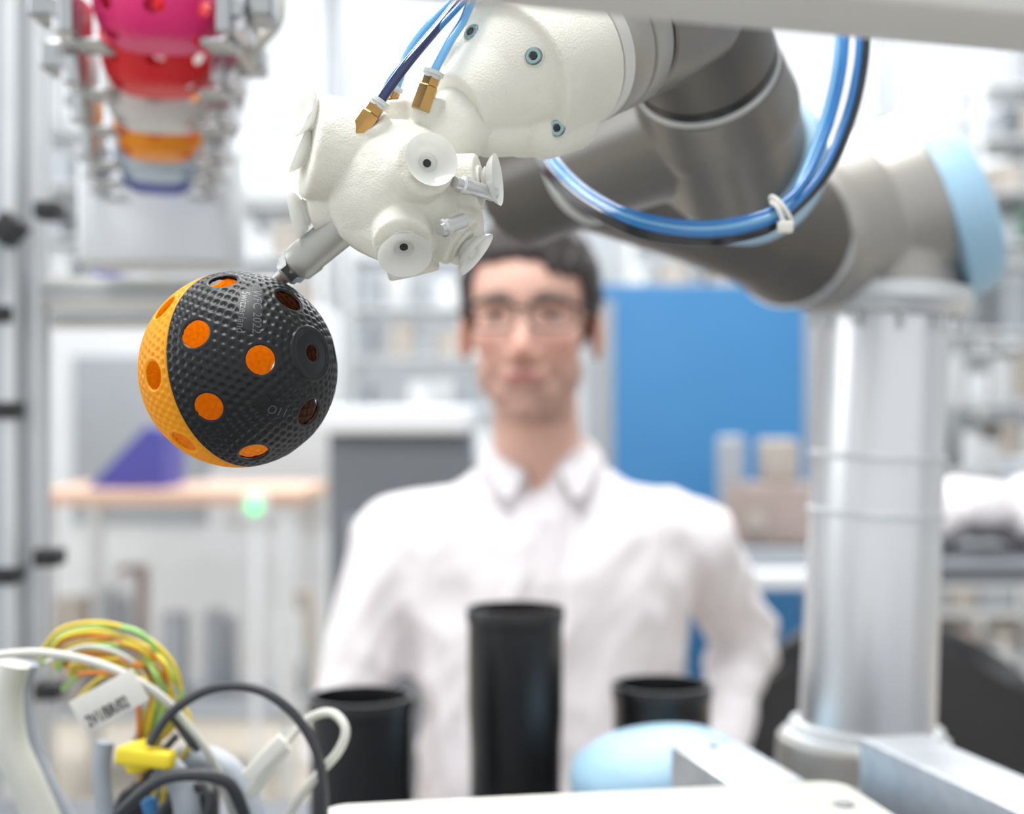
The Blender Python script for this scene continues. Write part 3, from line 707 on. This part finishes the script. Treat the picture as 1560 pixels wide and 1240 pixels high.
bm=bmesh.new(); bmesh.ops.create_icosphere(bm,subdivisions=6,radius=1)
for v in bm.verts:
    d=v.co.normalized(); x,y,z=d.x,-d.y,d.z
    p=Vv((x*.083,y*.104,z*.094))+Vv((0,-.012,.034))
    line=-.06+sm(y,-.45,.05)*.066+sm(y,.36,.62)*(.060-.02*sm(x,.1,.5))+.006*noise.noise(Vv((x*9,y*9,0)))
    t=sm(p.z,line-.006,line+.008)
    nz=noise.noise(Vv((x*14,y*3,z*5)))*.06+noise.noise(Vv((x*40,y*6,z*9)))*.03
    quiff=.09*math.exp(-((y-.55)/.35)**2-((z-.75)/.3)**2-((x-.2)/.6)**2)
    s_=(.86+t*(.165+nz*.8+quiff)); c0=Vv((0,-.012,.034))
    q=c0+Vv((x*.083,y*.104,z*.094))*s_
    v.co=hl(q.x,q.y,q.z)
finish('hair',bm,'hair',man,sharp=0)
bm=bmesh.new()
for sg in (-1,1):
    ring=[]
    for i in range(20):
        t=2*math.pi*i/20; c,s_=math.cos(t),math.sin(t)
        ring.append(hl(sg*.034+.0265*math.copysign(abs(c)**.7,c),.088-.006*abs(sg*.034+.0265*c)/.06,.000+.0175*math.copysign(abs(s_)**.7,s_)))
    sadd(bm,ring,.0015,8,True,3)
    top=[hl(sg*.009,.089,.011),hl(sg*.034,.087,.0175),hl(sg*.060,.083,.012)]; sadd(bm,top,.0026,8)
    sadd(bm,[hl(sg*.060,.083,.010),hl(sg*.072,.070,.009),hl(sg*.078,.03,.004),hl(sg*.081,-.02,-.002)],.0020,8)
sadd(bm,[hl(-.009,.088,.004),hl(0,.091,.008),hl(.009,.088,.004)],.0020,8)
finish('glasses',bm,'rubber',man,sharp=0)
bm=bmesh.new()
for sg in (-1,1):
    c=Vv((cx-.004,1.738,0)); path=[]
    NN=14
    for i in range(NN+1):
        t=math.radians(90-i*172/NN); path.append((math.cos(t)*sg,math.sin(t),i/NN))
    rows=[[],[],[],[]]
    for a,b,f in path:
        rz=1.148-.048*f**1.3
        gap=sg*.010*sm(f,.75,1)
        rows[0].append(Vv((c.x+a*.057+gap*.6,c.y+b*.060,rz-.040)))
        rows[1].append(Vv((c.x+a*.060+gap,c.y+b*.064,rz)))
        rows[2].append(Vv((c.x+a*.066+gap,c.y+b*.070,rz-.004)))
        ext=.024+.022*sm(f,.7,1)
        rows[3].append(Vv((c.x+a*(.080)+sg*.026*sm(f,.7,1),c.y+b*(.083+.006*f),rz-ext)))
    R=[[bm.verts.new(p) for p in r] for r in rows]
    for A,B in zip(R,R[1:]):
        for i in range(NN): bm.faces.new((A[i],A[i+1],B[i+1],B[i]))
col=finish('shirt_collar',bm,'shirt',man,sharp=0)
sd=col.modifiers.new('s','SOLIDIFY'); sd.thickness=.003; sb=col.modifiers.new('ss','SUBSURF'); sb.levels=1; sb.render_levels=1
bv=BVHTree.FromPolygons([v.co for v in shirt.data.vertices],[p.vertices[:] for p in shirt.data.polygons])
bm=bmesh.new(); pts=[]
for i in range(31):
    z=1.07-i*.0175; h=bv.ray_cast(Vv((cx,1.4,z)),Vv((0,1,0)))
    if h[0]:
        pts.append(h[0])
        if i%4==2: ladd(bm,h[0]+Vv((0,-.001,0)),Vv((0,-1,0)),[(0,0),(0,.0048),(.0035,.0048),(.0035,0)],12)
rows=[[bm.verts.new(p+Vv((dx,-.0022,0))) for p in pts] for dx in (-.015,.015)]
for i in range(len(pts)-1): bm.faces.new((rows[0][i],rows[0][i+1],rows[1][i+1],rows[1][i]))
finish('shirt_placket',bm,'shirt',man)
st=grp('swivel_stool')
lathe('seat',Vv((cx,1.77,.415)),Vv((0,0,1)),rc(.19,.055,.02),'rubber',st)
cyl('column',Vv((cx,1.77,.06)),Vv((cx,1.77,.42)),.025,'steel',st)
for i in range(5):
    t=2*math.pi*i/5+.3; e=Vv((cx+.27*math.cos(t),1.77+.27*math.sin(t),.055))
    sweep(f'foot_{i+1}',[Vv((cx,1.77,.09)),e],.016,'rubber',st)
    lathe(f'castor_{i+1}',e+Vv((0,-.012,-.03)),Vv((0,1,0)),rc(.025,.024,.004),'rubber',st,seg=24)
ch=grp('office_chair')
ox,oy=.56,2.16
bm=bmesh.new()
NU,NV=24,20; gr=[]
for j in range(NV+1):
    row=[]
    for i in range(NU+1):
        a=(i/NU*2-1); b=(j/NV*2-1)
        hw=.275*(1-.25*max(0,b)**2.2)*(math.sqrt(max(0,1-abs(b)**5))*.75+.25)
        row.append(bm.verts.new(Vv((ox+a*hw,oy+.05*-(a*a)+.03*b*b+.03,.60+b*.29-.06*a*a*max(0,b)))))
    gr.append(row)
for j in range(NV):
    for i in range(NU): bm.faces.new((gr[j][i],gr[j][i+1],gr[j+1][i+1],gr[j+1][i]))
o=finish('backrest',bm,'rubber',ch,sharp=0); sd=o.modifiers.new('s','SOLIDIFY'); sd.thickness=.045; sb=o.modifiers.new('ss','SUBSURF'); sb.levels=1; sb.render_levels=1
lathe('seat',Vv((ox,oy+.26,.43)),Vv((0,0,1)),rc(.22,.07,.03),'rubber',ch)
sweep('back_strut',[Vv((ox,oy+.2,.42)),Vv((ox,oy-.05,.42)),Vv((ox,oy-.07,.5)),Vv((ox,oy-.02,.58))],.02,'rubber',ch)
cyl('column',Vv((ox,oy+.25,.06)),Vv((ox,oy+.25,.44)),.025,'steel',ch)
for i in range(5):
    t=2*math.pi*i/5+.1; e=Vv((ox+.26*math.cos(t),oy+.25+.26*math.sin(t),.055))
    sweep(f'foot_{i+1}',[Vv((ox,oy+.25,.09)),e],.018,'rubber',ch)
    lathe(f'castor_{i+1}',e+Vv((0,-.012,-.03)),Vv((0,1,0)),rc(.025,.024,.004),'rubber',ch,seg=24)
# ---------------------------------------------------------------- room
box('floor',(0,4,-.05),(14,13,.1),'floor',bev=0)
box('ceiling',(0,4,4.65),(14,13,.1),'ceil',bev=0)
box('wall_left',(-6.55,4,2.3),(.1,13,4.6),'wall',bev=0)
box('wall_right',(6.55,4,2.3),(.1,13,4.6),'wall',bev=0)
wins=[(-6.0,-4.4),(-4.2,-3.3),(-3.05,-2.72),(-2.5,-1.45),(-1.16,-.12),(-.04,.95),(1.6,2.45),(2.5,3.4),(3.7,5.8)]
z0,z1=3.02,4.25
bm=bmesh.new()
badd(bm,Vv((0,9.5,z0/2)),(13,.12,z0)); badd(bm,Vv((0,9.5,(z1+4.6)/2)),(13,.12,4.6-z1))
e=-6.5
for a,b in wins+[(6.5,6.6)]:
    if a>e: badd(bm,Vv(((a+e)/2,9.5,(z0+z1)/2)),(a-e,.12,z1-z0))
    e=b
finish('wall_back',bm,'wall')
for i,(a,b) in enumerate(wins):
    bm=bmesh.new(); t=.035
    badd(bm,Vv(((a+b)/2,9.46,z0+t/2)),(b-a,.08,t)); badd(bm,Vv(((a+b)/2,9.46,z1-t/2)),(b-a,.08,t))
    badd(bm,Vv((a+t/2,9.46,(z0+z1)/2)),(t,.08,z1-z0)); badd(bm,Vv((b-t/2,9.46,(z0+z1)/2)),(t,.08,z1-z0))
    finish(f'window_{i+1}',bm,'frame')
box('baseboard_back',(0,9.42,.05),(13,.02,.1),'cab',bev=0)
def bench(nm,x,y,w,dp,h,top,leg='frame'):
    g=grp(nm); box('bench_top',(x,y,h-.02),(w,dp,.04),top,g,bev=.004)
    for i,(a,b) in enumerate([(-1,-1),(1,-1),(-1,1),(1,1)]): box(f'leg_{i+1}',(x+a*(w/2-.05),y+b*(dp/2-.05),(h-.04)/2),(.04,.04,h-.04),leg,g)
    box('lower_shelf',(x,y,.25),(w-.06,dp-.06,.02),'cab',g); return g
def rack(nm,x,y,w,h,n,pal,dp=.4,seed=0,fill=.85):
    g=grp(nm); rnd=random.Random(seed)
    for i,(a,b) in enumerate([(-1,-1),(1,-1),(-1,1),(1,1)]): box(f'upright_{i+1}',(x+a*w/2,y+b*dp/2,h/2),(.035,.035,h),'frame',g)
    for i in range(n): box(f'shelf_{i+1}',(x,y,.12+i*(h-.15)/(n-1)),(w,dp,.02),'frame',g,bev=0)
    bm=bmesh.new()
    for i in range(n-1):
        zz=.131+i*(h-.15)/(n-1); gap=(h-.15)/(n-1)-.04; xx=x-w/2+.03
        while xx<x+w/2-.12:
            bw=rnd.uniform(.05,.16); bw=min(bw,x+w/2-.03-xx)
            hh=gap*rnd.uniform(.4,.92)
            if rnd.random()<fill: badd(bm,Vv((xx+bw/2,y,zz+hh/2)),(bw*.92,dp*.8,hh),None,.004,rnd.randrange(len(pal)))
            xx+=bw
    finish('stored_boxes',bm,pal,g); return g
b1=bench('workbench',-1.03,4.5,.82,.6,.92,'wood')
bx=grp('indigo_storage_bin'); 
bm=bmesh.new(); vs=[Vv((-1.30,4.35,.921)),Vv((-1.06,4.35,.921)),Vv((-1.06,4.35,1.10)),Vv((-1.12,4.35,1.11))]
f1=[bm.verts.new(v) for v in vs]; f2=[bm.verts.new(v+Vv((0,.25,0))) for v in vs]
bm.faces.new(f1); bm.faces.new(f2[::-1])
for i in range(4): j=(i+1)%4; bm.faces.new((f1[j],f1[i],f2[i],f2[j]))
finish('bin_shell',bm,'purple',bx)
lc=grp('status_lamp'); q=W(388,772,3.95); lathe('lamp_lens',Vv((q.x,3.95,q.z)),Vv((0,-1,0)),rc(.018,.02,.006),'led',lc,seg=24); box('lamp_housing',(q.x,3.965,q.z),(.06,.03,.07),'cabw',lc)
box('lamp_post',(q.x,3.975,q.z/2-.01),(.02,.02,q.z-.03),'cabw',lc); box('lamp_foot',(q.x,3.975,.01),(.12,.12,.02),'cabw',lc)
g=grp('control_cabinet'); q0=W(60,470,5.3); q1=W(500,900,5.3)
bm=bmesh.new(); badd(bm,Vv(((q0.x+q1.x)/2,5.5,(q0.z)/2)),(q1.x-q0.x,.4,q0.z),None,.01); finish('cabinet_body',bm,'cabw',g)
box('door_panel_left',(-1.38,5.29,1.05),(.50,.02,.62),'cab',g); box('door_panel_right',(-.86,5.29,1.05),(.42,.02,.62),'frame',g)
box('door_handle',(-1.10,5.27,1.05),(.02,.03,.15),'rubber',g)
g=grp('grey_machine'); q0=W(500,640,3.2); q1=W(715,1000,3.2)
box('machine_body',((q0.x+q1.x)/2,3.45,(q0.z-.03)/2),(q1.x-q0.x,.5,q0.z-.03),'cabd',g,bev=.01); box('machine_lid',((q0.x+q1.x)/2-.01,3.43,q0.z),(q1.x-q0.x+.03,.56,.06),'cabw',g,bev=.015)
box('machine_panel',((q0.x+q1.x)/2,3.19,.8),(.22,.02,.25),'cab',g)
g=grp('bench_equipment'); 
bm=bmesh.new(); rnd=random.Random(21)
for i in range(16):
    x_=-1.38+rnd.random()*.70; hh=rnd.uniform(.08,.40); badd(bm,Vv((x_,4.5+rnd.uniform(-.1,.15),.262+hh/2)),(rnd.uniform(.04,.10),.1,hh),None,.004,rnd.randrange(5))
finish('stored_parts',bm,['tan','cab','cabw','cab','rose'],g)
g=grp('blue_partition'); q0=W(915,458,4.4); q1=W(1245,690,4.4)
box('panel',((q0.x+q1.x)/2,4.42,(q0.z+.1)/2+.05),(q1.x-q0.x,.05,q0.z-.1),'blue',g,bev=.005)
for i,x_ in enumerate((q0.x+.02,q1.x-.02)): box(f'post_{i+1}',(x_,4.42,q0.z/2),(.04,.06,q0.z),'cab',g); 
for i,x_ in enumerate((q0.x+.02,q1.x-.02)): box(f'foot_{i+1}',(x_,4.42,.02),(.05,.4,.04),'cab',g)
b2=bench('assembly_bench',.98,3.95,1.2,.55,.74,'cabw')
g=grp('bench_test_rig'); q=W(1150,640,3.95)
bm=bmesh.new()
badd(bm,Vv((q.x+.01,3.95,.765)),(.32,.26,.045),None,.008,0)
badd(bm,Vv((q.x+.03,3.97,.875)),(.24,.18,.17),None,.012,1)
badd(bm,Vv((q.x+.07,3.98,1.02)),(.10,.12,.12),None,.012,2)
badd(bm,Vv((q.x-.07,3.93,.99)),(.07,.08,.20),None,.012,0)
badd(bm,Vv((q.x-.01,3.87,.86)),(.05,.02,.05),None,.004,2)
finish('rig_parts',bm,['cab','rose','tan'],g)
g=grp('parts_crates')
rnd=random.Random(7); bm=bmesh.new()
for i in range(5):
    hh=rnd.uniform(.12,.3); x_=1.02+i*.11; badd(bm,Vv((x_,4.0,.7415+hh/2)),(.095,.25,hh),None,.006,rnd.randrange(4))
finish('crates',bm,['tan','cab','cabw','frame'],g)
rack('shelving_unit',2.05,5.6,1.3,1.75,7,['tan','cab','cabw','cab','frame','rose'],seed=3)
rack('shelving_unit',1.35,7.4,1.5,2.3,9,['cab','cabw','frame','tan','cabw'],seed=5)
rack('shelving_unit',-.25,7.6,1.2,2.5,10,['cab','cabw','frame','cabw','tan','cab'],seed=8)
rack('shelving_unit',-2.7,7.4,1.5,2.6,10,['cab','cabw','frame','tan','purple'],seed=11)
rack('shelving_unit',3.2,7.5,1.6,2.85,11,['cab','cabw','green','tan','cabd','cab'],seed=14)
rack('shelving_unit',-1.25,6.5,.8,2.1,9,['cabw','frame','cab','purple','tan'],seed=16)
b3=bench('side_table',.98,2.85,.6,.5,.885,'cabd')
g=grp('white_garment_pile')
bm=bmesh.new()
for i in range(12): eadd(bm,Vv((.76+.036*i,2.85+.04*math.sin(i*2.3),.96+.02*math.sin(i*1.7))),(.07,.09,.05),None,3)
o=bake('folds',bm,.01,4,'shirt',g)
displace(o,lambda p:.02*noise.noise(p*14))
g=grp('cable_tray'); box('tray',(0,8.7,2.75),(11,.25,.08),'frame',g,bev=.005)
for i in range(6): cyl(f'hanger_{i+1}',Vv((-5+i*2,8.7,2.78)),Vv((-5+i*2,8.7,4.6)),.012,'steel',g,seg=12)
g=grp('ventilation_duct'); cyl('duct',Vv((-6.4,8.3,2.45)),Vv((6.4,8.3,2.45)),.16,'cabw',g,bev=.01)
for i in range(5):
    cyl(f'hanger_{i+1}',Vv((-5+i*2.4,8.3,2.6)),Vv((-5+i*2.4,8.3,4.6)),.012,'steel',g,seg=12)
g=grp('column_support')
for i,x_ in enumerate((-1.32,1.28,3.45)): box(f'column_{i+1}',(x_,9.2,2.3),(.22,.22,4.6),'cabw',g,bev=.01)
for i,(x_,y_) in enumerate([(-1.6,6.3),(.4,6.3),(2.4,6.3)]):
    g=grp('pendant_lamp'); box('housing',(x_,y_,3.45),(.9,.16,.05),'cabw',g,bev=.01); box('diffuser',(x_,y_,3.42),(.86,.12,.02),'lamp',g,bev=.003)
    for k_,s_ in enumerate((-.35,.35)): cyl(f'cord_{k_+1}',Vv((x_+s_,y_,3.47)),Vv((x_+s_,y_,4.6)),.004,'steel',g,seg=8)
# ---------------------------------------------------------------- lights
wd=bpy.data.worlds.new('World'); bpy.context.scene.world=wd; wd.use_nodes=True
bg=wd.node_tree.nodes['Background']; bg.inputs[0].default_value=(.91,.95,1.0,1); bg.inputs[1].default_value=1.22
def area(nm,loc,rot,sx,sy,p,col=(1,1,1)):
    l=bpy.data.lights.new(nm,'AREA'); l.shape='RECTANGLE'; l.size=sx; l.size_y=sy; l.energy=p; l.color=col
    o=bpy.data.objects.new(nm,l); o.location=loc; o.rotation_euler=rot; bpy.context.collection.objects.link(o)
area('ceiling_light_cell',(-.3,.5,3.4),(0,0,0),1.3,1.3,86,(1,1,1))
area('ceiling_light_rear',(0,6.0,4.4),(0,0,0),7,4,600,(.96,.985,1))
area('ceiling_light_mid',(.8,2.6,4.2),(0,0,0),3,1.5,75,(.97,.99,1))
area('window_daylight_left',(-3.5,.8,2.3),(0,math.radians(-65),0),2,2.2,60,(.93,.97,1))  # unseen area lamp inside the room; the left wall has no window
bpy.context.view_layer.update()
for e in GROUPS.values():
    kids=list(e.children)
    if not kids: continue
    cs=[k_.matrix_world@Vector(c) for k_ in kids for c in k_.bound_box]
    mn=Vector([min(c[i] for c in cs) for i in range(3)]); mx_=Vector([max(c[i] for c in cs) for i in range(3)])
    loc=Vector(((mn.x+mx_.x)/2,(mn.y+mx_.y)/2,mn.z)); e.location=loc
    for k_ in kids: k_.matrix_parent_inverse=Matrix.Translation(-loc)
# ---------------------------------------------------------------- camera
cam=bpy.data.cameras.new('camera'); co=bpy.data.objects.new('camera',cam); bpy.context.collection.objects.link(co)
co.location=(0,0,H); co.rotation_euler=(math.radians(90),0,0)
cam.sensor_width=36; cam.lens=F*36/1560; cam.clip_start=.01
cam.dof.use_dof=True; cam.dof.focus_distance=.49; cam.dof.aperture_fstop=6.4; cam.dof.aperture_blades=0
bpy.context.scene.camera=co
bpy.context.scene.view_settings.view_transform='Standard'
bpy.context.scene.view_settings.look='None'
